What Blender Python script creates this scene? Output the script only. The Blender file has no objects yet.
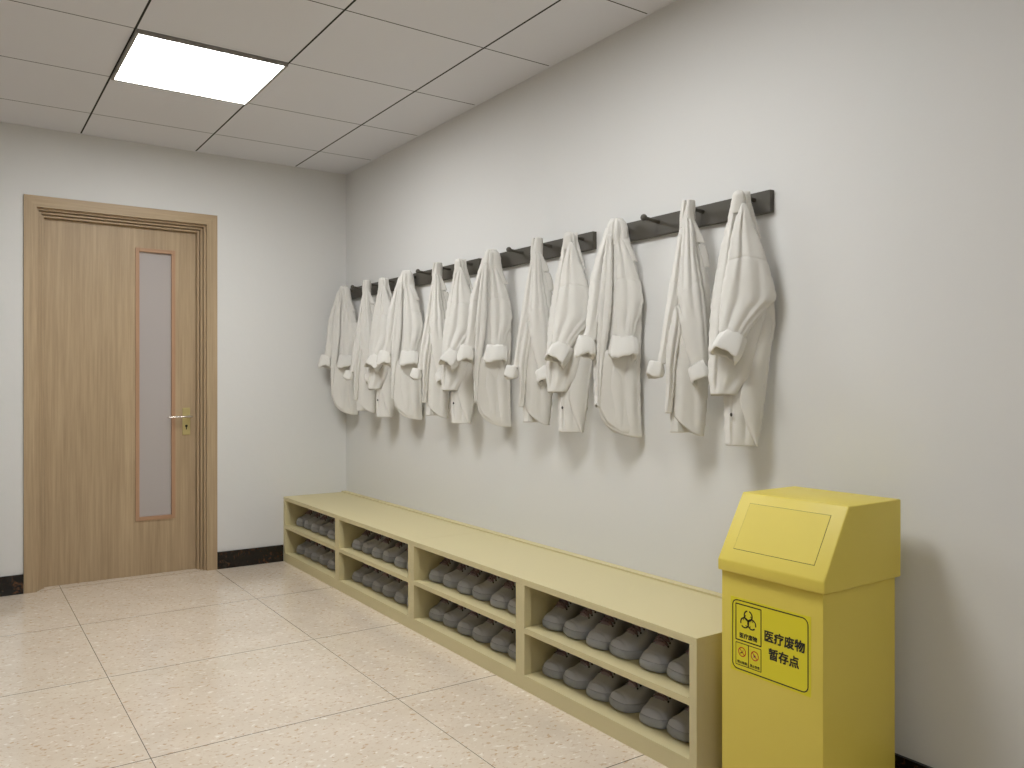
import bpy, bmesh, math, random
import numpy as np
from mathutils import Vector, Matrix, noise
PI = math.pi
scene = bpy.context.scene
COL = scene.collection

# ------------------------------------------------------------------ materials
def lin(c):
    return tuple(((v/255/12.92) if v/255 <= .04045 else ((v/255+.055)/1.055)**2.4) for v in c)+(1,)
def mat(name, rgb, rough=.6, metal=0., spec=.5, bump=None, coat=0., emit=None, sub=0.):
    m = bpy.data.materials.new(name); m.use_nodes = True
    nt = m.node_tree; b = nt.nodes['Principled BSDF']
    b.inputs['Base Color'].default_value = lin(rgb)
    b.inputs['Roughness'].default_value = rough
    b.inputs['Metallic'].default_value = metal
    b.inputs['Specular IOR Level'].default_value = spec
    b.inputs['Coat Weight'].default_value = coat
    if emit:
        b.inputs['Emission Color'].default_value = emit[0]; b.inputs['Emission Strength'].default_value = emit[1]
    if bump:
        tc = nt.nodes.new('ShaderNodeTexCoord'); nz = nt.nodes.new('ShaderNodeTexNoise'); bp = nt.nodes.new('ShaderNodeBump')
        nz.inputs['Scale'].default_value = bump[0]; nz.inputs['Detail'].default_value = 4
        bp.inputs['Strength'].default_value = bump[1]; bp.inputs['Distance'].default_value = bump[2]
        nt.links.new(tc.outputs['Object'], nz.inputs['Vector']); nt.links.new(nz.outputs['Fac'], bp.inputs['Height'])
        nt.links.new(bp.outputs['Normal'], b.inputs['Normal'])
    return m
def N(nt, t, **kw):
    n = nt.nodes.new(t)
    for k, v in kw.items(): setattr(n, k, v)
    return n
def math_node(nt, op, a, b=None):
    n = nt.nodes.new('ShaderNodeMath'); n.operation = op
    for i, x in enumerate((a, b)):
        if x is None: continue
        if isinstance(x, (int, float)): n.inputs[i].default_value = x
        else: nt.links.new(x, n.inputs[i])
    return n.outputs[0]
def grid_line(nt, coord, origin, step, half):
    """1 on a joint line, 0 elsewhere"""
    t = math_node(nt, 'SUBTRACT', coord, origin)
    t = math_node(nt, 'DIVIDE', t, step)
    t = math_node(nt, 'ADD', t, 0.5)
    t = math_node(nt, 'FLOORED_MODULO', t, 1.0)
    t = math_node(nt, 'SUBTRACT', t, 0.5)
    t = math_node(nt, 'ABSOLUTE', t)
    return math_node(nt, 'LESS_THAN', t, half/step)
def mix(nt, fac, a, b):
    n = nt.nodes.new('ShaderNodeMix'); n.data_type = 'RGBA'
    nt.links.new(fac, n.inputs['Factor'])
    for i, x in ((6, a), (7, b)):
        if isinstance(x, tuple): n.inputs[i].default_value = x
        else: nt.links.new(x, n.inputs[i])
    return n.outputs[2]

M = {}
M['wall'] = mat('wall_paint', (222, 221, 218), .75, spec=.3, bump=(9, .06, .02))
M['wall_dim'] = mat('unseen_wall_low_bounce', (176, 176, 174), .75, spec=.3, bump=(9, .06, .02))  # unseen walls darkened to cut the light they bounce back
M['ceiling'] = mat('ceiling_tile', (223, 223, 227), .9, spec=.2)
nt = M['ceiling'].node_tree
geo = N(nt, 'ShaderNodeNewGeometry'); sp = N(nt, 'ShaderNodeSeparateXYZ'); nt.links.new(geo.outputs['Position'], sp.inputs[0])
GX, GY, GT = -0.3426, -0.4137, 0.5985
lx = grid_line(nt, sp.outputs['X'], GX, GT, .0042); ly = grid_line(nt, sp.outputs['Y'], GY, GT, .0028)
inx = math_node(nt, 'LESS_THAN', sp.outputs['X'], -.014); iny = math_node(nt, 'LESS_THAN', sp.outputs['Y'], -.014)
f = math_node(nt, 'MULTIPLY', math_node(nt, 'MULTIPLY', math_node(nt, 'MAXIMUM', lx, ly), inx), iny)
nt.links.new(mix(nt, f, lin((223, 223, 227)), lin((52, 52, 48))), nt.nodes['Principled BSDF'].inputs['Base Color'])

M['floor'] = mat('terrazzo_tile', (214, 200, 180), .10, spec=.5)
nt = M['floor'].node_tree; bs = nt.nodes['Principled BSDF']
geo = N(nt, 'ShaderNodeNewGeometry'); sp = N(nt, 'ShaderNodeSeparateXYZ'); nt.links.new(geo.outputs['Position'], sp.inputs[0])
FX, FY, FT = -1.634, -0.7967, 0.8057
fl = math_node(nt, 'MAXIMUM', grid_line(nt, sp.outputs['X'], FX, FT, .0011), grid_line(nt, sp.outputs['Y'], FY, FT, .0018))
def flecks(scale, lo, hi, rot, stretch):
    mp = N(nt, 'ShaderNodeMapping'); nt.links.new(geo.outputs['Position'], mp.inputs['Vector'])
    mp.inputs['Rotation'].default_value = (0, 0, rot); mp.inputs['Scale'].default_value = (1, stretch, 1)
    nz = N(nt, 'ShaderNodeTexNoise'); nz.inputs['Scale'].default_value = scale; nz.inputs['Detail'].default_value = 2.5
    nz.inputs['Roughness'].default_value = .55; nz.inputs['Distortion'].default_value = .4
    nt.links.new(mp.outputs[0], nz.inputs['Vector'])
    r = N(nt, 'ShaderNodeMapRange'); r.inputs['From Min'].default_value = lo; r.inputs['From Max'].default_value = hi
    nt.links.new(nz.outputs['Fac'], r.inputs['Value']); return r.outputs[0]
base = mix(nt, flecks(5, .3, .7, 0, 1), lin((230, 216, 197)), lin((221, 206, 186)))
base = mix(nt, flecks(46, .58, .68, .5, 1.5), base, lin((204, 176, 146)))
base = mix(nt, flecks(60, .65, .72, -.6, 1.7), base, lin((192, 158, 128)))
base = mix(nt, flecks(38, .60, .70, 1.1, 1.6), base, lin((244, 236, 224)))
nt.links.new(mix(nt, fl, base, lin((96, 88, 78))), bs.inputs['Base Color'])

def wood(name, c1, c2, vertical=True, rough=.45):
    m = mat(name, c1, rough, spec=.35); nt = m.node_tree; bs = nt.nodes['Principled BSDF']
    tc = N(nt, 'ShaderNodeTexCoord')
    def grain(scale, sc):
        mp = N(nt, 'ShaderNodeMapping'); nt.links.new(tc.outputs['Object'], mp.inputs['Vector']); mp.inputs['Scale'].default_value = sc
        nz = N(nt, 'ShaderNodeTexNoise'); nz.inputs['Scale'].default_value = scale; nz.inputs['Detail'].default_value = 5
        nz.inputs['Roughness'].default_value = .65
        nt.links.new(mp.outputs[0], nz.inputs['Vector'])
        r = N(nt, 'ShaderNodeMapRange'); r.inputs['From Min'].default_value = .32; r.inputs['From Max'].default_value = .68
        nt.links.new(nz.outputs['Fac'], r.inputs['Value']); return r.outputs[0]
    v = (26, 26, .8) if vertical else (.8, 26, 26)
    g = math_node(nt, 'MULTIPLY', grain(3.2, v), .65)
    v2 = (7, 7, .35) if vertical else (.35, 7, 7)
    g2 = math_node(nt, 'MULTIPLY', grain(1.3, v2), .35)
    nt.links.new(mix(nt, math_node(nt, 'ADD', g, g2), lin(c1), lin(c2)), bs.inputs['Base Color'])
    return m
M['oak'] = wood('oak_veneer', (190, 167, 134), (160, 137, 107))
M['oak_h'] = wood('oak_veneer_head', (190, 167, 134), (160, 137, 107), False)
M['redwood'] = wood('red_oak_bead', (190, 152, 120), (163, 126, 96))
M['redwood_h'] = wood('red_oak_bead_head', (190, 152, 120), (163, 126, 96), False)

M['marble'] = mat('black_marble', (22, 18, 16), .25)
nt = M['marble'].node_tree; bs = nt.nodes['Principled BSDF']
tc = N(nt, 'ShaderNodeTexCoord'); nz = N(nt, 'ShaderNodeTexNoise'); nz.inputs['Scale'].default_value = 34; nz.inputs['Detail'].default_value = 6
nz.inputs['Distortion'].default_value = 1.6
nt.links.new(tc.outputs['Object'], nz.inputs['Vector'])
r = N(nt, 'ShaderNodeMapRange'); r.inputs['From Min'].default_value = .55; r.inputs['From Max'].default_value = .72
nt.links.new(nz.outputs['Fac'], r.inputs['Value'])
nt.links.new(mix(nt, r.outputs[0], lin((17, 14, 13)), lin((104, 70, 44))), bs.inputs['Base Color'])

M['frost'] = mat('frosted_glass', (190, 182, 178), .22, spec=.5)
M['frost'].node_tree.nodes['Principled BSDF'].inputs['Transmission Weight'].default_value = .12
M['chrome'] = mat('satin_chrome', (215, 210, 202), .22, metal=1)
M['brass'] = mat('satin_brass', (205, 190, 135), .38, metal=.75)
M['dark'] = mat('dark_void', (30, 27, 24), .8)
M['bench'] = mat('bench_laminate', (210, 198, 154), .48, spec=.35)
M['rack'] = mat('rack_charcoal', (80, 76, 68), .5, spec=.35)
M['cloth'] = mat('white_cotton', (222, 219, 212), .95, spec=.12, bump=(60, .08, .004))
M['cloth'].node_tree.nodes['Principled BSDF'].inputs['Sheen Weight'].default_value = .15
M['button'] = mat('button_dark', (60, 56, 52), .4)
M['shoe'] = mat('shoe_grey_leather', (182, 183, 188), .5, spec=.35)
M['sole'] = mat('shoe_grey_rubber', (168, 169, 174), .6, spec=.3)
M['lace'] = mat('maroon_lace', (128, 106, 112), .85)
M['tongue'] = mat('shoe_tongue', (152, 138, 140), .85)
M['eyelet'] = mat('black_eyelet', (24, 22, 22), .35)
M['lining'] = mat('shoe_lining', (96, 90, 88), .9)
M['bin'] = mat('yellow_plastic', (224, 204, 91), .42, spec=.35)
M['sticker'] = mat('sticker_yellow', (226, 213, 46), .35, spec=.35)
M['ink'] = mat('ink_black', (34, 32, 20), .5)
M['inkred'] = mat('ink_red', (196, 52, 28), .5)
M['inkblue'] = mat('ink_blue', (40, 60, 110), .5)
M['lamp'] = mat('lamp_diffuser', (255, 255, 255), .6, emit=((.97, .99, 1.0, 1), 24.6))
M['lampframe'] = mat('lamp_frame', (150, 146, 140), .5)

# ------------------------------------------------------------------ helpers
def obj(name, bm_or_mesh, m, parent=None, smooth=False, angle=None):
    if isinstance(bm_or_mesh, bmesh.types.BMesh):
        me = bpy.data.meshes.new(name); bm_or_mesh.normal_update(); bm_or_mesh.to_mesh(me); bm_or_mesh.free()
    else: me = bm_or_mesh; me.name = name
    for x in (m if isinstance(m, (list, tuple)) else [m]):
        if x: me.materials.append(x)
    if smooth:
        me.polygons.foreach_set('use_smooth', [True]*len(me.polygons))
        if angle: me.set_sharp_from_angle(angle=angle)
    o = bpy.data.objects.new(name, me); COL.objects.link(o)
    if parent: o.parent = parent
    return o
def thing(name, label, cat, loc=(0, 0, 0), group=None, rz=0):
    o = bpy.data.objects.new(name, None); COL.objects.link(o); o.empty_display_size = .05
    o.location = loc; o.rotation_euler = (0, 0, rz)
    o['label'] = label; o['category'] = cat
    if group: o['group'] = group
    return o
def struct(o): o['kind'] = 'structure'; return o
def box(bm, x0, x1, y0, y1, z0, z1, bev=0, mi=0):
    r = bmesh.ops.create_cube(bm, size=1.0)
    bmesh.ops.transform(bm, verts=r['verts'], matrix=Matrix.Translation(((x0+x1)/2, (y0+y1)/2, (z0+z1)/2)) @ Matrix.Diagonal((abs(x1-x0), abs(y1-y0), abs(z1-z0), 1)))
    fs = set(f for v in r['verts'] for f in v.link_faces)
    for f_ in fs: f_.material_index = mi
    if bev:
        es = list(set(e for v in r['verts'] for e in v.link_edges))
        bmesh.ops.bevel(bm, geom=es, offset=bev, segments=2, profile=.7, affect='EDGES')
def boxes(name, bl, m, parent=None, bev=0):
    bm = bmesh.new()
    for b in bl: box(bm, *b, bev=bev)
    return obj(name, bm, m, parent)
def quadgrid(bm, P, closed_u=False, mi=0):
    """P: array rows x cols x 3"""
    R, C = len(P), len(P[0])
    vs = [[bm.verts.new(p) for p in row] for row in P]
    for i in range(R-1):
        for j in range(C if closed_u else C-1):
            k = (j+1) % C
            f_ = bm.faces.new((vs[i][j], vs[i][k], vs[i+1][k], vs[i+1][j])); f_.material_index = mi
    return vs
def tube(bm, pts, rad, n=10, cap=True, flat=1.0):
    pts = [Vector(p) for p in pts]; rings = []
    if not hasattr(rad, '__len__'): rad = [rad]*len(pts)
    up = Vector((0, 0, 1)); prev = None
    for i, p in enumerate(pts):
        t = (pts[min(i+1, len(pts)-1)]-pts[max(i-1, 0)]).normalized()
        if prev is None:
            a = t.cross(up)
            if a.length < .05: a = t.cross(Vector((1, 0, 0)))
        else: a = prev - t*prev.dot(t)
        a.normalize(); prev = a; b = t.cross(a)
        rings.append([p + (a*math.cos(2*PI*k/n) + b*math.sin(2*PI*k/n)*flat)*rad[i] for k in range(n)])
    vs = quadgrid(bm, rings, True)
    if cap:
        try: bm.faces.new(vs[0][::-1]); bm.faces.new(vs[-1])
        except ValueError: pass
def orient(bm): bmesh.ops.recalc_face_normals(bm, faces=bm.faces[:])

# ------------------------------------------------------------------ camera
F_PX, PSI, V0 = 817.87, math.radians(34.42), 382.45
CAM = Vector((-2.1194, -5.003, 1.11))
cam = bpy.data.cameras.new('camera'); co = bpy.data.objects.new('camera', cam); COL.objects.link(co)
co.location = CAM; co.rotation_euler = (PI/2, 0, -PSI)
cam.sensor_width = 36; cam.lens = F_PX/1024*36; cam.shift_y = (V0-384)/1024; cam.clip_start = .05
scene.camera = co

# ------------------------------------------------------------------ room shell
H = 2.463; XL = -4.85; YB = -6.9
DX0, DX1, DZ = -1.807, -.818, 2.10    # door casing, outer
o = boxes('floor', [(XL-.1, .1, YB-.1, .35, -.1, 0)], M['floor']); struct(o)
o = boxes('ceiling', [(XL-.1, .1, YB-.1, .1, H, H+.1)], M['ceiling']); struct(o)
o = boxes('wall_right', [(0, .1, YB, .2, 0, H)], M['wall']); struct(o)
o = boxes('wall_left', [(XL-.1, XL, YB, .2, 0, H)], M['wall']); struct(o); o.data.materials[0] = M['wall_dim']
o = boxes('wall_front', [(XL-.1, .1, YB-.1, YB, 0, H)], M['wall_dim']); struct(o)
wi0, wi1, wz = DX0+.03, DX1-.03, DZ-.03
o = boxes('wall_back', [(XL, wi0, 0, .2, 0, H), (wi1, 0, 0, .2, 0, H), (wi0, wi1, 0, .2, wz, H)], M['wall']); struct(o)
bm = bmesh.new(); box(bm, XL, DX0-.001, -.012, 0, 0, .102, .0015); box(bm, DX1+.001, -.420, -.012, 0, 0, .102, .0015)
struct(obj('baseboard_back', bm, M['marble']))
bm = bmesh.new(); box(bm, -.012, 0, YB+.013, -3.425, 0, .102, .0015); struct(obj('baseboard_right', bm, M['marble']))
bm = bmesh.new(); box(bm, XL, XL+.012, YB+.013, -.013, 0, .102, .0015); struct(obj('baseboard_left', bm, M['marble']))
bm = bmesh.new(); box(bm, XL+.013, -.013, YB, YB+.012, 0, .102, .0015); struct(obj('baseboard_front', bm, M['marble']))

# ------------------------------------------------------------------ door
d = thing('door_1', 'oak veneer door with tall narrow frosted pane and chrome lever, in stepped oak frame', 'door', (0, 0, 0)); struct(d)
LY = .088                                   # face of the leaf
def mitred(bm, x0, x1, z1, w, ya, yb, top=None):
    """three-sided frame: outer x0..x1, top z1, width w, from depth ya (front) to yb; mitred"""
    o_ = [(x0, 0), (x0, z1), (x1, z1), (x1, 0)]; i_ = [(x0+w, 0), (x0+w, z1-w), (x1-w, z1-w), (x1-w, 0)]
    for mi, (a, b) in enumerate(((0, 1), (1, 2), (2, 3))):
        vs = [bm.verts.new((p[0], y, p[1])) for y in (ya, yb) for p in (o_[a], o_[b], i_[b], i_[a])]
        fa = [bm.faces.new(q) for q in ((vs[0], vs[1], vs[2], vs[3]), (vs[7], vs[6], vs[5], vs[4]), (vs[0], vs[4], vs[5], vs[1]), (vs[3], vs[2], vs[6], vs[7]), (vs[1], vs[5], vs[6], vs[2]), (vs[0], vs[3], vs[7], vs[4]))]
        for f_ in fa: f_.material_index = 1 if mi == 1 else 0
bm = bmesh.new(); mitred(bm, DX0, DX1, DZ, .060, -.010, .19); orient(bm)
struct(obj('casing', bm, [M['oak'], M['oak_h']], d))
bm = bmesh.new()
for k, (w, y) in enumerate(((.0135, .022), (.0135, .044), (.0135, .066))):
    s_ = .060 + .0135*k; mitred(bm, DX0+s_, DX1-s_, DZ-s_, w-.0022, y-.008, .19)
mitred(bm, DX0+.0605, DX1-.0605, DZ-.0605, .0395, .080, .19)
orient(bm); struct(obj('stepped_jamb', bm, [M['oak'], M['oak_h']], d))
lx0, lx1, lz = DX0+.1015, DX1-.1015, DZ-.1015
gx0, gx1, gz0, gz1 = -1.250, -1.034, .314, 1.884      # outer size of the bead round the pane
bw = .021
bm = bmesh.new()
for b in ((lx0, gx0+.004, 0.001, lz), (gx1-.004, lx1, .001, lz), (gx0+.004, gx1-.004, .001, gz0+.004), (gx0+.004, gx1-.004, gz1-.004, lz)):
    box(bm, b[0], b[1], LY, LY+.042, b[2], b[3])
bmesh.ops.remove_doubles(bm, verts=bm.verts[:], dist=1e-5)
leaf = struct(obj('door_leaf', bm, M['oak'], d))
bm = bmesh.new()
for mi, b in ((0, (gx0, gx0+bw, gz0, gz1)), (0, (gx1-bw, gx1, gz0, gz1)), (1, (gx0+bw, gx1-bw, gz0, gz0+bw)), (1, (gx0+bw, gx1-bw, gz1-bw, gz1))):
    box(bm, b[0], b[1], LY-.008, LY+.020, b[2], b[3], .002, mi)
struct(obj('glazing_bead', bm, [M['redwood'], M['redwood_h']], leaf))
struct(boxes('glass_pane', [(gx0+bw-.003, gx1-bw+.003, LY+.012, LY+.020, gz0+bw-.003, gz1-bw+.003)], M['frost'], leaf))
# door hardware
def sc(x): return CAM.x+(x-CAM.x)*(5.003+LY)/(5.003+.02)
px0, px1, pz0, pz1 = sc(-1.009), sc(-.967), .800, .960
bm = bmesh.new(); box(bm, px0, px1, LY-.007, LY, pz0, pz1, .002)
plate = struct(obj('lock_plate', bm, M['brass'], leaf))
bm = bmesh.new(); pc = (px0+px1)/2
bmesh.ops.create_cone(bm, cap_ends=True, segments=20, radius1=.0075, radius2=.0075, depth=.002, matrix=Matrix.Translation((pc, LY-.0075, .853)) @ Matrix.Rotation(PI/2, 4, 'X'))
box(bm, pc-.0028, pc+.0028, LY-.0085, LY-.0065, .832, .853)
struct(obj('keyhole', bm, M['dark'], plate))
bm = bmesh.new(); hz = .909
tube(bm, [(px1-.012, LY, hz), (px1-.012, LY-.02, hz), (px1-.012, LY-.043, hz)], [.011, .009, .009], 16)
tube(bm, [(px1+.004, LY-.05, hz), (px1-.014, LY-.052, hz), (px1-.045, LY-.050, hz), (px1-.09, LY-.046, hz-.001), (px1-.128, LY-.044, hz-.002), (px1-.134, LY-.044, hz-.002)], [.006, .0088, .0082, .0075, .0068, .004], 14, flat=.75)
orient(bm); struct(obj('lever_handle', bm, M['chrome'], plate, True, 1.0))

# ------------------------------------------------------------------ ceiling lights
def light(cx, cy, label):
    t = thing('ceiling_light', label, 'ceiling light', (cx, cy, H-.012), 'square ceiling panel lights')
    h_ = GT/2-.002
    bm = bmesh.new(); w = .012
    box(bm, -h_, -h_+w, -h_, h_, -.002, .0115, .001); box(bm, h_-w, h_, -h_, h_, -.002, .0115, .001)
    box(bm, -h_+w, h_-w, -h_, -h_+w, -.002, .0115, .001); box(bm, -h_+w, h_-w, h_-w, h_, -.002, .0115, .001)
    obj('frame', bm, M['lampframe'], t)
    bm = bmesh.new(); box(bm, -h_+w, h_-w, -h_+w, h_-w, .001, .0110)
    obj('diffuser', bm, M['lamp'], t)
    return t
lgx = GX-GT*1.5; lgy = GY-GT*1.5
light(lgx, lgy, 'square white ceiling panel light nearest the door')
light(lgx-2*GT, lgy-8*GT, 'unseen square ceiling panel added to brighten the bin, near end of the room')  # added lamp out of view, lifts the near side of the bin
light(lgx, lgy-3*GT, 'square white ceiling panel light in the middle of the room, beyond the picture')

# ------------------------------------------------------------------ shoe benches
BX = -.416; BH = .400; UL = 1.7105
def bench(y0, label):
    """unit from y0 (far end) to y0-UL"""
    t = thing('shoe_bench', label, 'shoe bench', (BX/2, y0-UL/2, 0), 'open shoe benches along the wall')
    OX, OY = BX/2, y0-UL/2
    def P(name, bl, bev=.0012):
        bm = bmesh.new()
        for a in bl: box(bm, a[0]-OX, a[1]-OX, a[2]-OY, a[3]-OY, a[4], a[5], bev)
        return obj(name, bm, M['bench'], t)
    e = .0006
    ya, yb = y0-e, y0-UL+e
    s1, m0, m1, s2 = ya-.0275, y0-.829, y0-.883, yb+.0275
    FD = .030     # depth of the face frame
    P('top', [(BX, -.002, yb, ya, BH-.022, BH), (-.034, -.002, yb, ya, BH, BH+.007)])  # added rear lip stands in for a lit band along the wall
    P('side_panel', [(BX, BX+FD, s1, ya, 0, BH-.022), (BX+FD, -.002, ya-.018, ya, 0, BH-.022)])
    P('side_panel', [(BX, BX+FD, yb, s2, 0, BH-.022), (BX+FD, -.002, yb, yb+.018, 0, BH-.022)])
    P('divider', [(BX, BX+FD, m1, m0, 0, BH-.022), (BX+FD, -.014, m1+.018, m0-.018, 0, BH-.022)])
    for a, b, ia, ib in ((m0, s1, m0-.018, ya-.018), (s2, m1, yb+.018, m1+.018)):
        P('shelf', [(BX, BX+FD, a, b, .205, .2255), (BX+FD, -.014, ia, ib, .2035, .2195)])
        P('bottom_board', [(BX, BX+FD, a, b, .0, .0545), (BX+FD, -.014, ia, ib, .0330, .0485)])
    P('back_panel', [(-.014, -.002, yb+.018, ya-.018, 0, BH-.022)], 0)
    return t
bench(-.002, 'cream two-bay shoe bench in the corner by the door')
bench(-.002-UL, 'cream two-bay shoe bench beside the yellow bin')

# ------------------------------------------------------------------ shoes
def smooth_interp(x, xs, ys):
    xs = np.array(xs, float); ys = np.array(ys, float)
    d_ = np.gradient(ys, xs)
    x = np.clip(x, xs[0], xs[-1]); i = np.clip(np.searchsorted(xs, x)-1, 0, len(xs)-2)
    h_ = xs[i+1]-xs[i]; t = (x-xs[i])/h_
    return ((2*t**3-3*t**2+1)*ys[i] + (t**3-2*t**2+t)*h_*d_[i] + (-2*t**3+3*t**2)*ys[i+1] + (t**3-t**2)*h_*d_[i+1])
SL = .272
# l: 0 heel, 1 toe ; the shoe points along -x, origin under its middle
def shoe_w(l, side):   # half width to the given side (+1 = inner)
    b = smooth_interp(l, [0, .04, .12, .3, .5, .68, .82, .92, .975, 1.0], [.004, .020, .031, .0345, .038, .049, .0515, .045, .030, .004])
    return b*(1.0-(.10 if side > 0 else 0)*math.exp(-((l-.45)/.16)**2))
def shoe_cx(l, m): return m*(-.004+.010*math.sin(PI*l)**2 - .010*max(0, l-.8)/.2*0)
def shoe_h(l): return smooth_interp(l, [0, .1, .3, .45, .58, .70, .82, .92, .98, 1.0], [.098, .102, .098, .112, .108, .084, .063, .055, .045, .026])
def make_shoe(m):
    """m=+1/-1 mirrors left / right foot"""
    t = thing('sneaker', '-', 'shoe')
    LS = np.concatenate([np.linspace(0, .12, 8), np.linspace(.16, .84, 20), np.linspace(.87, 1, 12)])
    def out(l, ang, k=1.0, grow=0.):
        side = 1 if math.cos(ang)*m > 0 else -1
        w = shoe_w(l, side)+grow
        return SL*(.5-l), shoe_cx(l, m)+math.copysign(abs(math.cos(ang))**k, math.cos(ang))*w
    # sole: stack of outline rings
    bm = bmesh.new()
    th = np.linspace(0, 2*PI, 72, endpoint=False)
    def outline(grow, lgrow):
        pts = []
        for a in th:
            l = .5+.5*math.copysign(abs(math.sin(a))**.8, math.sin(a))
            l = min(max(l, 0), 1)
            w = shoe_w(l, 1 if math.cos(a)*m > 0 else -1)
            y = shoe_cx(l, m)+(w+grow)*math.copysign(1, math.cos(a))*(1 if .0 < l < 1 else 0)
            x = SL*(.5-l)*(1+lgrow/SL*2)
            pts.append((x, y))
        return pts
    rings = []
    for z, g in ((.0, -.004), (.0015, -.001), (.005, .0015), (.014, .0028), (.026, .0024), (.0295, .0005), (.0302, -.003)):
        toe = lambda x: .0045*max(0, (-x/(SL/2)-.6)/.4)**2
        rings.append([(x, y, z+toe(x)*(1 if z < .02 else .8)) for x, y in outline(g, g)])
    vs = quadgrid(bm, rings, True); bm.faces.new(vs[0][::-1]); bm.faces.new(vs[-1]); orient(bm)
    sole = obj('sole', bm, M['sole'], t, True, .9)
    # upper: arches across the shoe
    bm = bmesh.new(); rows = []; nA = 25
    for l in LS:
        h_ = shoe_h(l); z0 = .022; row = []
        for k in range(nA):
            a = PI*k/(nA-1)
            c = math.cos(a)*m
            w = shoe_w(l, 1 if c > 0 else -1)
            pw = smooth_interp(l, [0, .3, .5, .7, 1], [.55, .55, .62, .75, .85])
            y = shoe_cx(l, m)+math.copysign(abs(math.cos(a))**pw, math.cos(a))*w*(1-.35*math.sin(a)**3*smooth_interp(l, [0, .3, .5, .8, 1], [.15, .35, .55, .2, 0]))
            z = z0+(h_-z0)*math.sin(a)**smooth_interp(l, [0, .3, .6, .8, 1], [.75, .75, .85, .8, .75])
            # toe cap seam and vamp crease
            z -= .0010*math.exp(-((l-.765-.05*abs(math.cos(a)))/.010)**2)
            row.append((SL*(.5-l), y, z))
        rows.append(row)
    vs = quadgrid(bm, rows)
    # ankle opening
    dele = [f_ for f_ in bm.faces if f_.calc_center_median().z > .082 and SL*(.5-.36) < f_.calc_center_median().x < SL*(.5-.06) and abs(f_.calc_center_median().y) < .026]
    bmesh.ops.delete(bm, geom=dele, context='FACES'); orient(bm)
    up = obj('upper', bm, M['shoe'], t, True)
    sm = up.modifiers.new('thick', 'SOLIDIFY'); sm.thickness = .002; sm.offset = -1
    # laced throat: tongue strip, eyestays, laces, eyelets
    def top(l, q):   # point on upper at lateral parameter q (-1..1)
        a = math.acos(max(-1, min(1, q*.92)))
        c = math.cos(a)*m; w = shoe_w(l, 1 if c > 0 else -1); pw = smooth_interp(l, [0, .3, .5, .7, 1], [.55, .55, .62, .75, .85])
        y = shoe_cx(l, m)+math.copysign(abs(math.cos(a))**pw, math.cos(a))*w*(1-.35*math.sin(a)**3*smooth_interp(l, [0, .3, .5, .8, 1], [.15, .35, .55, .2, 0]))
        z = .022+(shoe_h(l)-.022)*math.sin(a)**smooth_interp(l, [0, .3, .6, .8, 1], [.75, .75, .85, .8, .75])
        return Vector((SL*(.5-l), y, z))
    bm = bmesh.new()
    P = [[top(l, q)+Vector((0, 0, .0012)) for q in np.linspace(-.30, .30, 7)] for l in np.linspace(.36, .775, 10)]
    quadgrid(bm, P); orient(bm)
    tg = obj('tongue', bm, M['tongue'], t, True); sm = tg.modifiers.new('thick', 'SOLIDIFY'); sm.thickness = .003
    lv = [.49, .545, .60, .655, .705, .75]
    bm = bmesh.new()
    def lace(l0, q0, l1, q1, hgt):
        pts = []
        for s_ in np.linspace(0, 1, 6):
            p = top(l0+(l1-l0)*s_, q0+(q1-q0)*s_); p.z += .003+hgt*math.sin(PI*s_); pts.append(p)
        tube(bm, pts, .0044, 8, flat=.5)
    for i in range(len(lv)-1):
        lace(lv[i], -.50, lv[i+1], .50, .003); lace(lv[i], .50, lv[i+1], -.50, .0045)
    lace(lv[-1], -.5, lv[-1], .5, .002)
    orient(bm); obj('laces', bm, M['lace'], t, True)
    for q in (-.56, .56):
        bm = bmesh.new()
        for l in lv:
            p = top(l, q); n_ = (p-Vector((p.x, 0, .03))).normalized()
            mt = Matrix.Translation(p+n_*.0015) @ n_.to_track_quat('Z', 'Y').to_matrix().to_4x4()
            bmesh.ops.create_cone(bm, cap_ends=True, segments=12, radius1=.0036, radius2=.0028, depth=.003, matrix=mt)
        obj('eyelet_row', bm, M['eyelet'], up)
    return t
def dup(root):
    r = root.copy(); COL.objects.link(r)
    for ch in list(root.children):
        c = ch.copy(); COL.objects.link(c); c.parent = r
        for g in list(ch.children):
            d_ = g.copy(); COL.objects.link(d_); d_.parent = c
    return r
protos = {1: make_shoe(1), -1: make_shoe(-1)}; used = set()
bays = [('bench bay nearest the door', -.002), ('second bench bay from the door', -.002-.856), ('third bench bay from the door', -.002-UL), ('bench bay beside the yellow bin', -.002-UL-.856)]
ordn = ['first', 'second', 'third', 'fourth', 'fifth', 'sixth']
# lateral toe positions inside a bay
TOE = [-.086, -.196, -.335, -.441, -.594, -.703]
for bi, (bn, yL) in enumerate(bays):
    for sh, (zn, z) in enumerate((('upper', .2197), ('lower', .0487))):
        for i in range(6):
            m = 1 if i % 2 == 0 else -1
            o = protos[m] if m not in used else dup(protos[m]); used.add(m)
            rz = math.radians(8 if m > 0 else -6)*1.0
            toe = Vector((-.350, yL+TOE[i]))
            if m > 0: toe.x -= .004
            o.location = (toe.x+SL/2*math.cos(rz), toe.y+SL/2*math.sin(rz), z)
            o.rotation_euler = (0, 0, rz)
            o['label'] = 'grey sneaker, %s from left, %s shelf, %s' % (ordn[i], zn, bn)
            o['group'] = 'grey sneakers in the shoe benches'

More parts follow.
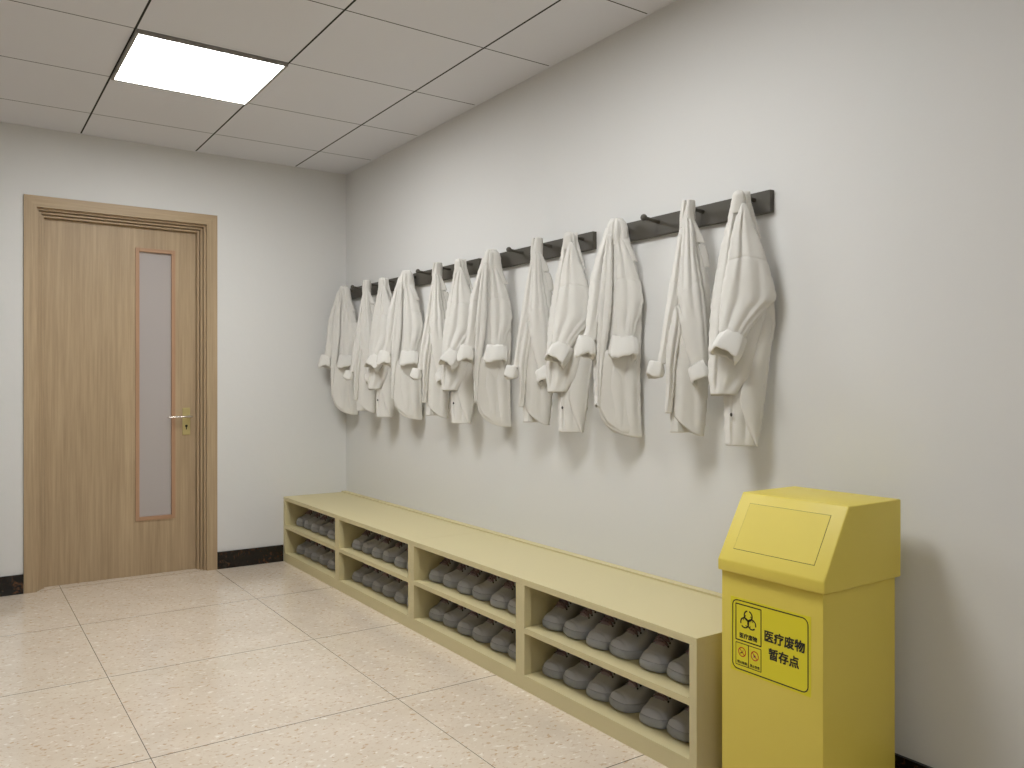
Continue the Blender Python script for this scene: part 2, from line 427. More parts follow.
# ------------------------------------------------------------------ coat racks
PITCH = .852
PEG = [-2.705, -2.873, -3.084, -3.297]
racks = []
def make_rack():
    t = thing('coat_rack', '-', 'coat rack', (0, -2.985, 1.675), 'charcoal peg rails in a row on the wall')
    bm = bmesh.new(); box(bm, -.020, 0, -.374, .374, -.0345, .0355, .002)
    obj('board', bm, M['rack'], t)
    for y in PEG:
        bm = bmesh.new(); yy = y+2.985
        tube(bm, [(-.0195, yy, .013), (-.05, yy, .0155), (-.090, yy, .020)], [.0075, .0068, .0062], 12)
        bmesh.ops.create_uvsphere(bm, u_segments=16, v_segments=12, radius=.012, matrix=Matrix.Translation((-.093, yy, .0205)))
        obj('peg', bm, M['rack'], t, True, 1.0)
    return t
rk = make_rack()
where = ['nearest the yellow bin', 'second from the yellow bin', 'second from the room corner', 'in the corner by the door']
for k in range(4):
    o = rk if k == 0 else dup(rk)
    o.location = (0, -2.985+PITCH*k, 1.675); o['label'] = 'charcoal four-peg rail on the wall, the one ' + where[k]
#COATS-BEGIN
# ------------------------------------------------------------------ coats
class Frame:
    """turns the traced outline of the coat on the nearest rail (columns, rows) into metres round its peg"""
    def __init__(self, y):
        self.a = Vector((-.086, y, 1.690))
        dx, dy = self.a.x-CAM.x, self.a.y-CAM.y
        self.w = dx*math.sin(PSI)+dy*math.cos(PSI); r_ = dx*math.cos(PSI)-dy*math.sin(PSI)
        self.u0 = 512+F_PX*r_/self.w; b = math.atan(r_/self.w); self.k = self.w/F_PX; self.kx = self.k*math.cos(b)
        al = PSI+b; self.e1 = np.array([math.cos(al), -math.sin(al), 0]); self.e2 = np.array([-math.sin(al), -math.cos(al), 0])
    def z(self, v): return CAM.z-(v-V0)*self.k-self.a.z
    def pts(self, U, V, D):
        """U,V arrays of outline units, D metres towards the room"""
        p = self.e1*((U-self.u0)*self.kx)[..., None] + self.e2*D[..., None]
        p[..., 2] = self.z(V)
        X = p[..., 0]+self.a.x                        # cloth flattens against the wall and the rail
        zz = p[..., 2]+self.a.z
        lim = -.005-.019*np.clip((zz-1.60)/.03, 0, 1); s_ = .03
        over = X > lim-s_
        X = np.where(over, lim-s_*np.exp(-(np.maximum(X-(lim-s_), 0))/s_), X)
        p[..., 0] = X-self.a.x
        return p
def gauss(x, w): return np.exp(-(x/w)**2)
def interp_rows(rows, v):
    a = np.array([list(r)+[9, 0][len(r)-3:] if len(r) < 5 else list(r) for r in rows], float)
    out = [np.interp(v, a[:, 0], a[:, i]) for i in range(1, 5)]
    return out
def noise_field(P, scale, seed):
    f_ = P.reshape(-1, 3); o_ = np.array([noise.noise(Vector(q)*scale+Vector((seed*7.3, seed*3.1, seed))) for q in f_.tolist()])
    return o_.reshape(P.shape[:-1])
def shell(fr, rows, folds=(), hem=None, ripple=0., seed=1, nt=96, nr=110, k=.85, seams=(), lump=.0015, edge=.6):
    """closed ring loft: rows are (v, left, right, half depth mm, shift mm)"""
    v0, v1 = rows[0][0], rows[-1][0]
    th = np.linspace(0, 2*PI, nt, endpoint=False); tau = np.linspace(0, 1, nr)
    cq, sq = np.cos(th), np.sin(th)
    q = np.sign(cq)*np.abs(cq)**k
    vend = np.full(nt, float(v1))
    if hem: vend = np.array([hem(a, b) for a, b in zip(q, sq)])
    V = v0+tau[:, None]*(vend[None, :]-v0)
    L, R, B, O = interp_rows(rows, V)
    # smooth along the length
    def sm(A):
        for _ in range(4):
            A = np.concatenate([A[:1], (A[:-2]+A[1:-1]*2+A[2:])/4, A[-1:]]); 
        return A
    L, R, B, O = map(sm, (L, R, B, O))
    c, a = (L+R)/2, (R-L)/2
    front = np.clip(sq*1.6+.25, 0, 1)[None, :]
    Q = np.broadcast_to(q, V.shape)
    D = O/1000+B/1000*(np.sign(sq)*np.abs(sq)**.75)[None, :]
    U = c+a*Q
    t = (V-v0)/(v1-v0)
    for f_ in folds:       # (q_top, q_bottom, width, mm, v_start, v_end)
        q0 = f_[0]+(f_[1]-f_[0])*np.clip((V-f_[4])/(f_[5]-f_[4]), 0, 1)
        env = np.clip((V-f_[4])/12+.25, 0, 1)*np.clip((f_[5]-V)/14, 0, 1)
        D = D+gauss(Q-q0, f_[2])*f_[3]/1000*env*front
    for s_ in seams:       # (q0, v0, q1, v1) stitched seam across the front
        vs_ = s_[1]+(s_[3]-s_[1])*(Q-s_[0])/(s_[2]-s_[0])
        m_ = (Q > s_[0]) & (Q < s_[2])
        D = D-.0026*gauss(V-vs_, .8)*m_*front
    U = U+edge*np.abs(Q)**3*np.sign(Q)*(np.sin(V*.42+seed)*.6+np.sin(V*.91+seed*2)*.4)*np.clip(t*6, 0, 1)
    if ripple:
        D = D+ripple/1000*np.sin(Q*9+seed+V*.02)*front*np.clip(t*3, 0, 1)
    P = fr.pts(U, V, D)
    nf = noise_field(P*np.array([1, 1, .45]), 38, seed)*lump+noise_field(P*np.array([1, 1, .6]), 16, seed+4)*lump*1.5
    D = D+nf*front; P = fr.pts(U, V, D)
    bm = bmesh.new(); quadgrid(bm, P.tolist(), True); return bm
def patch(fr, rows, arch=4, lump=.0008, nc=16, nr=70, folds=(), seed=3, edge=0):
    """open strip of cloth; rows are (v, left, right, -, shift mm)"""
    V = np.linspace(rows[0][0], rows[-1][0], nr)[:, None]*np.ones((1, nc)); q = np.linspace(-1, 1, nc)[None, :]*np.ones((nr, 1))
    L, R, B, O = interp_rows(rows, V)
    U = (L+R)/2+(R-L)/2*q+edge*np.sin(V*.7+seed)*q
    D = O/1000+arch/1000*(1-q**2)
    for f_ in folds:
        D = D+gauss(q-(f_[0]+(f_[1]-f_[0])*(V-f_[4])/(f_[5]-f_[4])), f_[2])*f_[3]/1000
    P = fr.pts(U, V, D); D = D+noise_field(P, 30, seed)*lump; P = fr.pts(U, V, D)
    bm = bmesh.new(); quadgrid(bm, P.tolist()); return bm
def poly_patch(fr, L_, R_, off, arch=2, n=20, nc=8, roll=0):
    """cloth flap between two edge lines given as (u, v, off mm) point lists"""
    def along(pts):
        a = np.array(pts, float); s_ = np.linspace(0, len(a)-1, n); return [np.interp(s_, range(len(a)), a[:, i]) for i in range(3)]
    l, r = along([p if len(p) > 2 else (*p, off) for p in L_]), along([p if len(p) > 2 else (*p, off) for p in R_])
    s_ = np.linspace(0, 1, nc)[None, :]
    mixv = lambda i: l[i][:, None]*(1-s_)+r[i][:, None]*s_
    P = fr.pts(mixv(0), mixv(1), mixv(2)/1000+arch/1000*np.sin(PI*s_)*np.ones((n, 1)))
    bm = bmesh.new(); quadgrid(bm, P.tolist()); return bm
def cuff(fr, cu, cv, w, h_, tilt, off, depth=.62, pitch=18, seed=1, slant=0):
    """rolled-up cuff: a thick band open at the bottom; w,h in outline units, tilt in degrees on the picture, pitch tips the mouth to the room"""
    nt, prof = 56, [(.50, .42), (.78, .50), (.93, .48), (1.0, .36), (1.03, .10), (1.04, -.12), (1.0, -.34), (.93, -.47), (.84, -.50), (.76, -.42), (.72, -.2), (.66, .15), (.45, .34), (.02, .36)]
    a, hh = w/2*fr.kx, h_*fr.k; b = a*depth
    rot = Matrix.Rotation(math.radians(tilt), 3, 'Y') @ Matrix.Rotation(-math.radians(pitch), 3, 'X')
    rings = []
    for i, (r_, z) in enumerate(prof):
        ring = []
        for j in range(nt):
            t = 2*PI*j/nt
            n1 = noise.noise(Vector((math.cos(t)*1.3+seed*5, math.sin(t)*1.3, z*1.2)))*.16
            n2 = noise.noise(Vector((math.cos(t)*3+seed*9, math.sin(t)*3, z*2.5)))*.055
            sag = -.10*math.cos(2*t+seed)*(.5-z)
            rr = r_*(1+(n1+n2)*(1 if i < 10 else 1.6))*(.97-.20*z)
            kx = math.copysign(abs(math.cos(t))**.74, math.cos(t)); ky = math.copysign(abs(math.sin(t))**.74, math.sin(t))
            zz = z+sag+slant*kx*.5+noise.noise(Vector((math.cos(t)*2, math.sin(t)*2, seed*3.)))*.12
            ring.append(rot @ Vector((a*rr*kx, -b*rr*ky, hh*zz)))
        rings.append(ring)
    U = np.array([[cu+p.x/fr.kx for p in r] for r in rings]); V = np.array([[cv-p.z/fr.k for p in r] for r in rings]); D = np.array([[off/1000-p.y for p in r] for r in rings])
    P = fr.pts(U, V, D)
    bm = bmesh.new(); vs = quadgrid(bm, P.tolist(), True); bm.faces.new(vs[-1])
    orient(bm); return bm
def cloth(name, bm, parent, thick=.0022, sub=0):
    orient(bm); o = obj(name, bm, M['cloth'], parent, True)
    if thick: s_ = o.modifiers.new('cloth_thickness', 'SOLIDIFY'); s_.thickness = thick; s_.offset = 0
    return o

def coat_open(fr):      # hangs showing its buttoned front and both rolled sleeves
    t = thing('lab_coat', '-', 'coat', fr.a)
    hemf = lambda q, s: (437-31*(1-math.sqrt(max(0, 1-((1-q)/1.86)**2)) if q > -.86 else 0)-(31 if q <= -.86 else 0)) if s > 0 else 432
    def hem(q, s):
        e = (1-q)/2.0
        f_ = 405+32*math.sqrt(max(0., 1-min(1., e*1.08)**2.4))
        return f_ if s > -.15 else min(434, f_+2.5)
    cloth('body', shell(fr, [(219, 611, 622, 12, 0), (226, 607, 627, 18, 0), (240, 604, 629, 22, 0), (262, 598, 634, 26, 0), (280, 594, 640, 28, 0), (300, 593, 643, 30, 0), (325, 592, 643, 32, 0), (360, 593, 641, 34, 0), (400, 595, 641, 34, 2), (437, 596, 642.5, 34, 4)],
        folds=[(-.2, -.55, .12, -5, 224, 420), (.05, -.25, .10, 5, 224, 400), (.1, .35, .12, -6, 240, 437), (.5, .62, .2, 6, 300, 437), (.8, .85, .1, -6, 330, 437), (-.1, .05, .15, 5, 350, 437)],
        hem=hem, seed=2, lump=.002), t)
    cloth('sleeve', shell(fr, [(229, 605.5, 613, 8, 10), (245, 600.5, 610, 11, 12), (262, 595, 607, 14, 14), (280, 590, 604.5, 18, 16), (297, 588.8, 603, 21, 18), (325, 586.4, 599, 23, 22), (341, 583, 598, 20, 24)],
        folds=[(-.2, -.3, .25, 3.5, 232, 341), (.45, .4, .2, -4.5, 236, 330), (-.75, -.8, .15, -3, 255, 320)], seams=[(-.9, 280.5, .9, 282.5)], seed=5, nt=64, nr=110, edge=.5), t)
    cloth('sleeve', shell(fr, [(229, 614, 620, 8, 12), (240, 613.6, 625, 13, 14), (255, 613.6, 631, 17, 15), (270, 613.6, 636, 20, 15), (285, 613.8, 641, 23, 16), (302, 614.4, 643.8, 25, 18), (313, 615.2, 641.5, 24, 20), (325, 616.2, 637, 22, 23), (342, 617.5, 633, 18, 26)],
        folds=[(-.35, -.5, .18, 4, 232, 330), (.05, -.1, .14, -5, 236, 335), (.5, .25, .22, 3.5, 240, 342), (.8, .7, .12, -3, 275, 342), (.15, .5, .1, -3, 305, 342)], seams=[(-.95, 281, .0, 279.5), (.12, 280, .95, 283)], seed=7, nt=80, nr=120, edge=.5), t)
    pl = cloth('placket', patch(fr, [(236, 607.5, 612.5, 0, 27), (250, 605, 612.5, 0, 31), (262, 603.4, 612.5, 0, 35), (280, 601.5, 612.6, 0, 38), (300, 599.5, 612.2, 0, 40), (325, 598, 610, 0, 42), (338, 597.2, 608, 0, 42), (356, 596.6, 605, 0, 42), (380, 597, 602, 0, 42), (407, 597.5, 600, 0, 40)], arch=5, folds=[(-.2, -.1, .13, -3.5, 236, 407), (.55, .5, .15, 2.5, 236, 407), (-.7, -.7, .12, 2.5, 236, 407)], edge=.35, lump=.002), t)
    cloth('front_panel', poly_patch(fr, [(606, 351, 40), (602, 362, 42), (599.5, 376, 42), (598, 392, 42), (599, 408, 40), (606, 421, 40), (621, 431.5, 40), (640, 436.5, 18)], [(611, 349, 42), (624, 350, 38), (634, 355, 26), (638.5, 368, 16), (639.8, 386, 14), (640.6, 406, 15), (641, 423, 16), (641.5, 437, 14)], 40, arch=7, n=40, nc=16), t)
    cloth('collar', shell(fr, [(219.2, 614.5, 618.5, 6, 6), (220.2, 612.6, 621.5, 14, 7), (222, 610.4, 624.8, 22, 8), (225, 608.6, 626.8, 26, 8), (230, 607.4, 628, 27, 8), (237, 606.5, 628.4, 26, 7), (246, 606, 629.2, 22, 5)],
        folds=[(-.1, -.05, .12, 6, 216, 250), (-.4, -.35, .1, -7, 218, 250), (.2, .3, .12, -7, 222, 250), (-.75, -.7, .1, -4, 222, 250)], seed=3, nt=64, nr=34, edge=.2), t)
    cloth('collar_tip', poly_patch(fr, [(622, 218.5, 14), (618.5, 231, 26), (625, 245, 29), (630.5, 256.5, 28), (632.5, 262.5, 26)], [(627, 226, 8), (628.6, 236, 14), (631, 247, 19), (634.5, 256, 20), (637.6, 262.5, 18)], 20), t)
    cloth('cuff', cuff(fr, 585.5, 347, 20, 21, 2, 30, .75, 14, 1), t, 0)
    cloth('cuff', cuff(fr, 623.5, 348, 28, 21, 4, 40, .62, 14, 2), t, 0)
    return t
def coat_side(fr):      # hangs side-on from its loop, one rolled sleeve to each side
    t = thing('lab_coat', '-', 'coat', fr.a)
    def hem(q, s):
        if s < -.15: return 433
        return 436-22*max(0., min(1., (1-q)/2))**1.8
    cloth('body', shell(fr, [(206, 683, 687, 8, 8), (214, 681.5, 690, 12, 4), (228, 680, 695, 18, 2), (243, 677.5, 699, 22, 0), (257, 675, 704, 25, -2), (284, 671, 709, 30, -2), (310, 668, 711, 33, -2), (335, 668, 711, 34, -2), (360, 670, 710, 34, -2), (390, 672, 708, 34, 0), (437, 673, 703.5, 32, 2)],
        folds=[(.4, .55, .1, -5, 225, 330), (.75, .8, .1, 3, 235, 350), (-.3, -.5, .2, 3, 330, 437), (.1, .4, .22, -4, 360, 437)], hem=hem, seed=12, lump=.002), t)
    cloth('sleeve', shell(fr, [(228, 680, 685, 8, 10), (243, 677, 684, 10, 12), (260, 674.3, 683, 12, 14), (284, 669.8, 682, 15, 16), (300, 667.3, 680, 17, 16), (316, 664.8, 675, 18, 16), (335, 662, 671, 18, 17), (352, 659.5, 668.5, 16, 18), (364, 657, 667, 14, 19)],
        folds=[(.3, .3, .2, -4, 235, 300), (-.3, -.2, .25, 3, 240, 360)], seams=[(-.9, 284.5, .3, 282.5)], seed=15, nt=56, nr=110, edge=.35), t)
    cloth('sleeve', shell(fr, [(205, 684, 687, 6, 18), (214, 683, 690.5, 9, 19), (228, 682.5, 694, 12, 21), (243, 682, 695.5, 15, 22), (257, 681, 696.8, 18, 23), (275, 679.5, 700.5, 21, 24), (292, 678, 703.6, 24, 25), (306, 678.5, 705.6, 25, 26), (320, 680.5, 707, 25, 27), (335, 682.5, 708, 24, 28), (350, 686, 708.5, 21, 29), (366, 691, 708.5, 16, 30)],
        folds=[(-.1, -.25, .16, 3, 212, 310), (.25, .1, .13, -3.5, 214, 320), (.55, .45, .2, 2.5, 220, 366), (-.55, -.6, .14, -3, 225, 300), (-.9, -.75, .16, -14, 298, 322), (-.7, -.8, .08, 7, 308, 322), (.75, .7, .1, -3, 250, 350)], seams=[(-.6, 292, .95, 281)], seed=17, nt=88, nr=130, edge=.4), t)
    cloth('side_fold', shell(fr, [(306, 673, 680, 8, 26), (318, 672.5, 681.5, 10, 28), (333, 669, 681, 12, 28), (350, 666.5, 678, 13, 28), (368, 666, 675.5, 12, 27), (385, 666.5, 674.5, 11, 26), (400, 666, 673, 9, 25), (413, 664.5, 672, 7, 24)],
        folds=[(-.1, -.3, .25, 5, 308, 413), (.4, .5, .2, -5, 306, 400), (-.2, .6, .22, -8, 302, 318)], seed=19, nt=48, nr=80, edge=.5), t)
    cloth('shirt_tail', shell(fr, [(395, 670, 684, 6, 12), (432.5, 670.7, 683, 6, 16)], seed=21, nt=40, nr=20, folds=[(0, .2, .3, 4, 380, 450)]), t)
    cloth('collar', shell(fr, [(201.8, 682.2, 694.8, 26, 8), (208, 681, 695.2, 27, 8), (216, 680, 694.7, 24, 6), (228, 679.7, 694.5, 20, 3)], seed=23, nt=56, nr=30, edge=.1, lump=.0008, folds=[(-.35, -.35, .13, -20, 186, 240), (.1, .1, .3, 3, 186, 240)]), t)
    cloth('collar_tip', poly_patch(fr, [(689, 216, 24), (692, 228, 24), (694.6, 238, 22), (695.8, 243.8, 20)], [(694.8, 222, 18), (698.6, 230, 18), (702, 237, 17), (704.4, 243.8, 15)], 20, arch=2), t)
    cloth('collar_tip', poly_patch(fr, [(696, 245, 14), (697.5, 256, 14), (701, 268, 12)], [(705, 246, 8), (708.5, 256, 6), (709.5, 268, 4)], 10, arch=5), t)
    cloth('cuff', cuff(fr, 655.5, 369.5, 17, 15.5, 8, 24, .7, 10, 4), t, 0)
    cloth('cuff', cuff(fr, 698.5, 372.5, 21, 17, -18, 42, .6, 12, 5, .25), t, 0)
    return t
def coat_back(fr):      # hangs with the back shoulder forward, one sleeve bent at the elbow
    t = thing('lab_coat', '-', 'coat', fr.a)
    cloth('body', shell(fr, [(195, 733, 748, 12, 0), (206, 730.5, 750, 15, 0), (219, 728, 752, 18, 0), (240, 722.5, 757, 23, -4), (256, 718.8, 762, 26, -6), (280, 714.5, 766, 30, -8), (303, 711, 768, 33, -8), (325, 709.5, 763, 34, -4), (350, 708.6, 757, 33, 0), (376, 708.3, 751, 30, 4), (394, 711, 737, 26, 8)],
        folds=[(-.62, -.75, .09, 4, 205, 390), (-.4, -.6, .1, -6, 215, 394), (-.2, -.1, .14, 5, 335, 394), (.25, .3, .2, -7, 335, 394), (-.9, -.95, .06, -3, 250, 390)], hem=lambda q, s: 394.5+(1.5 if s < 0 else 0), seams=[(-1, 224, -.35, 222)], seed=31, lump=.002), t)
    cloth('sleeve', shell(fr, [(205.5, 742, 745.5, 6, 27), (214, 738.5, 749.5, 10, 25), (224, 735, 752.5, 14, 22), (234, 732, 756, 18, 20), (247, 729.7, 761.5, 22, 19), (261, 727.8, 766, 26, 18), (275, 725, 770, 29, 17), (290, 722, 774, 31, 16), (297, 721, 775.8, 31, 17), (303, 720.5, 774, 30, 19), (309, 720, 767, 28, 22), (317, 719.6, 760, 27, 26), (327, 719.3, 752, 24, 31), (340, 720, 744, 19, 36)],
        folds=[(-.35, -.75, .14, 3, 212, 330), (-.15, -.45, .12, -4.5, 214, 338), (.2, -.05, .18, 3.5, 216, 340), (.55, .3, .13, -3, 262, 338), (.9, .6, .12, -4, 292, 340)], seams=[(-.98, 261.5, -.1, 258.5), (-.1, 258.5, .98, 263)], seed=33, nt=110, nr=140, edge=.4), t)
    cloth('shirt_tail', shell(fr, [(300, 730, 775, 14, -16), (315, 726, 777.3, 18, -16), (330, 724, 776.8, 20, -14), (347, 723.5, 771, 22, -12), (361, 723.5, 769.5, 23, -10), (385, 723.5, 766, 24, -8), (420, 724.5, 761.8, 24, -4), (446, 725.8, 757.5, 22, 0)],
        folds=[(-.6, -.55, .1, -3, 390, 446), (-.72, -.72, .06, 2, 390, 460), (.7, .8, .12, -7, 320, 446), (.0, .2, .14, -6, 330, 446)], hem=lambda q, s: 445.5, seed=35, lump=.002), t)
    cloth('side_fold', poly_patch(fr, [(752, 296, -22), (756, 318, -2), (754, 345, 12), (749, 370, 20), (741, 390, 24), (739.5, 402, 24), (745, 420, 24), (751, 434, 22), (756.5, 445.5, 18)], [(770, 296, -30), (777.0, 318, -14), (771.5, 347, -8), (769.3, 361, -8), (767, 380, -4), (764.5, 398, 0), (762, 415, 2), (759.8, 432, 4), (758, 446, 6)], 20, arch=12, n=50, nc=16), t)
    o = cloth('collar', shell(fr, [(191.2, 737, 741.5, 8, 6), (192, 735.6, 743.5, 16, 7), (194, 733.2, 746.6, 24, 8), (197, 732.6, 748, 27, 8), (205, 731.8, 749, 26, 7), (214, 731, 749.6, 22, 4)], seed=37, nt=64, nr=34, edge=.15, folds=[(.55, .55, .14, -10, 190, 222)]), t)
    cloth('collar_tip', poly_patch(fr, [(744.5, 192, 6), (746, 201, 10), (750, 214, 10), (755, 227, 6), (759.6, 239.5, 0)], [(750, 191.5, 0), (750.8, 203, 2), (754, 214, 2), (757.5, 226, 0), (761, 239.5, -4)], 6, arch=2), t)
    cloth('cuff', cuff(fr, 729.5, 345.5, 30, 27, 27, 50, .62, 26, 6), t, 0)
    bm = bmesh.new(); P = fr.pts(np.array([731.2]), np.array([414.5]), np.array([.024]))[0]
    bmesh.ops.create_uvsphere(bm, u_segments=10, v_segments=8, radius=.004, matrix=Matrix.Translation(P) @ Matrix.Diagonal((1, 1, 1.5, 1)))
    obj('button', bm, M['button'], t, True)
    return t
kinds = [(coat_open, 0, 'white lab coat with buttoned front', 'leftmost'), (coat_side, 2, 'white lab coat hung narrow and side-on', 'middle'), (coat_back, 3, 'white lab coat with bent sleeve', 'rightmost')]
for fn, pi_, lab, pos in kinds:
    c0 = fn(Frame(PEG[pi_]))
    for k in range(4):
        o = c0 if k == 0 else dup(c0)
        o.location = c0.location+Vector((0, PITCH*k, 0)) if k else c0.location
        o['label'] = lab+', on the rail '+where[k]; o['group'] = 'white lab coats on the peg rails'
#COATS-END

# ------------------------------------------------------------------ medical waste bin
bx0, bx1, by0, by1 = -.400, -.092, -3.810, -3.498      # body (front, back, near, far)
t = thing('waste_bin', 'yellow medical waste bin with sloping lid and yellow warning label', 'bin', ((bx0+bx1)/2, (by0+by1)/2, 0))
T0 = Vector(((bx0+bx1)/2, (by0+by1)/2, 0))
bm = bmesh.new(); box(bm, bx0-T0.x, bx1-T0.x, by0-T0.y, by1-T0.y, 0, .62, .004); obj('body', bm, M['bin'], t, True, .6)
lx_f, lx_b, ly0, ly1 = -.412, -.084, -3.8215, -3.494
prof = [(lx_f, .6055), (lx_f, .635), (-.311, .807), (lx_b, .807), (lx_b, .6055)]
bm = bmesh.new()
v1 = [bm.verts.new((x-T0.x, ly0-T0.y, z)) for x, z in prof]; v2 = [bm.verts.new((x-T0.x, ly1-T0.y, z)) for x, z in prof]
bm.faces.new(v1); bm.faces.new(v2[::-1])
for i in range(5): bm.faces.new((v1[i], v2[i], v2[(i+1) % 5], v1[(i+1) % 5]))
orient(bm); bmesh.ops.bevel(bm, geom=bm.edges[:], offset=.004, segments=3, profile=.5, affect='EDGES')
lid = obj('lid', bm, M['bin'], t, True, .5)
# push flap set in the sloping face with a thin dark joint round it
sd = Vector((.101, 0, .172)).normalized(); yd = Vector((0, 1, 0)); nd = Vector((-.172, 0, .101)).normalized()
def slope(a, y, off): p = Vector((lx_f, 0, .635)) + sd*a + nd*off; return Vector((p.x-T0.x, y-T0.y, p.z))
S = lambda x: (x-lx_f)/.101*math.hypot(.101, .172)
a0, a1, f0, f1 = S(-.394), S(-.326), -3.782, -3.533
def slab(bm, a0, a1, y0, y1, h0, h1):
    vs = [bm.verts.new(slope(a, y, h_)) for h_ in (h0, h1) for a, y in ((a0, y0), (a1, y0), (a1, y1), (a0, y1))]
    for q in ((0, 1, 2, 3), (7, 6, 5, 4), (0, 4, 5, 1), (1, 5, 6, 2), (2, 6, 7, 3), (3, 7, 4, 0)): bm.faces.new([vs[i] for i in q])
bm = bmesh.new(); slab(bm, a0, a1, f0, f1, -.001, .0002); orient(bm); j = obj('joint', bm, M['dark'], lid)
g = .0010
bm = bmesh.new(); slab(bm, a0+g, a1-g, f0+g, f1-g, -.001, .0009); orient(bm); flap = obj('push_flap', bm, M['bin'], lid)
# sticker on the front face
LBX = bx0-.0008; sy0, sy1, sz0, sz1 = -3.777, -3.5295, .3455, .541   # y decreases towards the right of the photo
st = boxes('warning_label', [(LBX-T0.x, bx0-T0.x+.0002, sy0-T0.y, sy1-T0.y, sz0, sz1)], M['sticker'], t)
SW, SH = sy1-sy0, sz1-sz0
def lp(u, v, k=0): return Vector((LBX-.0003-k*.0002-T0.x, sy1-u*SW-T0.y, sz1-v*SH))      # u right 0..1, v down 0..1
def stroke(bm, pts, w, closed=False):
    """flat ribbon along label points, width in metres"""
    pts = [Vector(p) for p in pts]; n = len(pts); L_, R_ = [], []
    for i, p in enumerate(pts):
        a = pts[(i-1) % n] if (closed or i > 0) else p; b = pts[(i+1) % n] if (closed or i < n-1) else p
        d_ = b-a; d_.normalize(); nn = Vector((0, d_.z, -d_.y)); L_.append(bm.verts.new(p+nn*w/2)); R_.append(bm.verts.new(p-nn*w/2))
    for i in range(n if closed else n-1):
        k = (i+1) % n; bm.faces.new((L_[i], L_[k], R_[k], R_[i]))
def rrect(u0, v0, u1, v1, r):
    pts = []
    for cu, cv, a0_ in ((u1, v0, -90), (u1, v1, 0), (u0, v1, 90), (u0, v0, 180)):
        su = -1 if cu == u1 else 1; sv = -1 if cv == v1 else 1
        for k in range(7):
            a = math.radians(a0_+15*k); pts.append(lp(cu+su*r/SW+math.cos(a)*r/SW, cv+sv*r/SH+math.sin(a)*r/SH))
    return pts
def arc(cu, cv, r, a0_, a1_, n=16):   # centre in metres from the label's top left, degrees clockwise
    return [lp((cu+r*math.cos(math.radians(a0_+(a1_-a0_)*k/n)))/SW, (cv+r*math.sin(math.radians(a0_+(a1_-a0_)*k/n)))/SH, 1) for k in range(n+1)]
bm = bmesh.new()
stroke(bm, rrect(.028, .035, .968, .962, .016), .0030, True)
stroke(bm, rrect(.072, .085, .402, .568, .0004), .0030, True)
stroke(bm, rrect(.072, .608, .402, .905, .0004), .0019, True)
stroke(bm, [lp(.240, .608), lp(.240, .905)], .0024)
obj('printed_frame', bm, M['ink'], st)
bm = bmesh.new(); bc = (.0585, .0555)     # biohazard sign
R1, r1 = .0133, .0128
for k in range(3):
    a = math.radians(-90+120*k); cx_, cy_ = bc[0]+R1*math.cos(a), bc[1]+R1*math.sin(a)
    deg = -90+120*k
    pts = arc(cx_, cy_, r1, deg+13, deg+347, 34)
    stroke(bm, pts, .0036)
    stroke(bm, arc(bc[0], bc[1], .0150, deg-33+60, deg+33+60, 10), .0022)
stroke(bm, arc(bc[0], bc[1], .0028, 0, 360, 16), .0016)
obj('biohazard_symbol', bm, M['ink'], st)
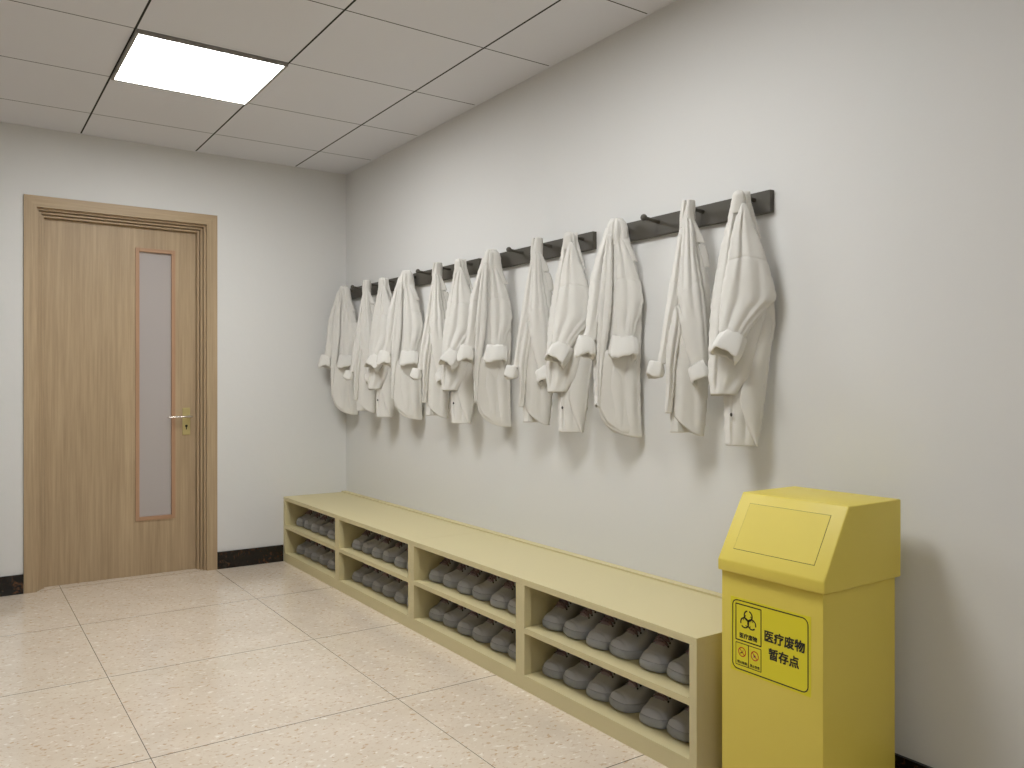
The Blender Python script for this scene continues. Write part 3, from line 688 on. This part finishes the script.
def text(body, name, uc, vc, wtot, bold=0.0, m='ink', k=1, hscale=1.0):
    cu = bpy.data.curves.new(name, 'FONT'); cu.body = body; cu.size = .02; cu.align_x = 'CENTER'; cu.align_y = 'CENTER'; cu.offset = 0
    to = bpy.data.objects.new(name, cu); COL.objects.link(to)
    bpy.context.view_layer.update()
    me = bpy.data.meshes.new_from_object(to.evaluated_get(bpy.context.evaluated_depsgraph_get()))
    bpy.data.objects.remove(to); bpy.data.curves.remove(cu)
    n = len(me.vertices); c = np.zeros(n*3); me.vertices.foreach_get('co', c); c = c.reshape(n, 3)
    lo, hi = c.min(0), c.max(0); s_ = wtot/(hi[0]-lo[0]); cen = (lo+hi)/2
    bm = bmesh.new()
    reps = [(0, 0)] if not bold else [(dx*bold, dy*bold) for dx, dy in ((-1, -1), (1, -1), (1, 1), (-1, 1), (0, 0))]
    for ri, (dx, dy) in enumerate(reps):
        me2 = me.copy(); q = np.zeros((n, 3))
        p0 = lp(uc, vc, k)
        q[:, 0] = p0.x-ri*.00003; q[:, 1] = p0.y-((c[:, 0]-cen[0])*s_+dx); q[:, 2] = p0.z+(c[:, 1]-cen[1])*s_*hscale+dy
        me2.vertices.foreach_set('co', q.ravel()); bm.from_mesh(me2); bpy.data.meshes.remove(me2)
    bpy.data.meshes.remove(me)
    return obj(name, bm, M[m], st)
text('医疗废物', 'printed_text', .690, .403, .119, .0009)
text('暂存点', 'printed_text', .682, .622, .089, .0009)
text('医疗废物', 'printed_text', .238, .498, .056, .0004)
text('禁止吸烟', 'printed_text', .156, .863, .031, .0002)
text('禁止饮食', 'printed_text', .322, .863, .031, .0002)
def nosign(uc, kind):
    cu_, cv_ = uc*SW, .722*SH
    bm = bmesh.new()
    stroke(bm, arc(cu_, cv_, .0115, 0, 360, 28), .0024)
    a = math.radians(45)
    stroke(bm, [lp((cu_-.0108*math.cos(a))/SW, (cv_-.0108*math.sin(a))/SH, 2), lp((cu_+.0108*math.cos(a))/SW, (cv_+.0108*math.sin(a))/SH, 2)], .0022)
    s_ = obj('prohibition_sign', bm, M['inkred'], st)
    bm = bmesh.new()
    P = lambda x, y: lp((cu_+x)/SW, (cv_+y)/SH, 1)
    if kind == 0:      # cigarette with smoke
        stroke(bm, [P(-.006, .0045), P(.003, -.0005)], .0024); stroke(bm, [P(.004, -.002), P(.002, -.004), P(.0045, -.006)], .001)
    else:              # glass and fork
        stroke(bm, [P(-.004, -.005), P(-.002, .001), P(-.002, .005)], .0030); stroke(bm, [P(.001, -.002), P(.003, .004), P(.006, .006)], .0022)
    obj('pictogram', bm, M['ink' if kind == 0 else 'inkblue'], st)
nosign(.156, 0); nosign(.322, 1)

# ------------------------------------------------------------------ world and view
w = bpy.data.worlds.new('world'); scene.world = w; w.use_nodes = True
w.node_tree.nodes['Background'].inputs[0].default_value = (.5, .5, .5, 1); w.node_tree.nodes['Background'].inputs[1].default_value = .2
vs = scene.view_settings; vs.view_transform = 'Standard'; vs.look = 'None'; vs.gamma = 1; vs.use_curve_mapping = False; vs.exposure = 0
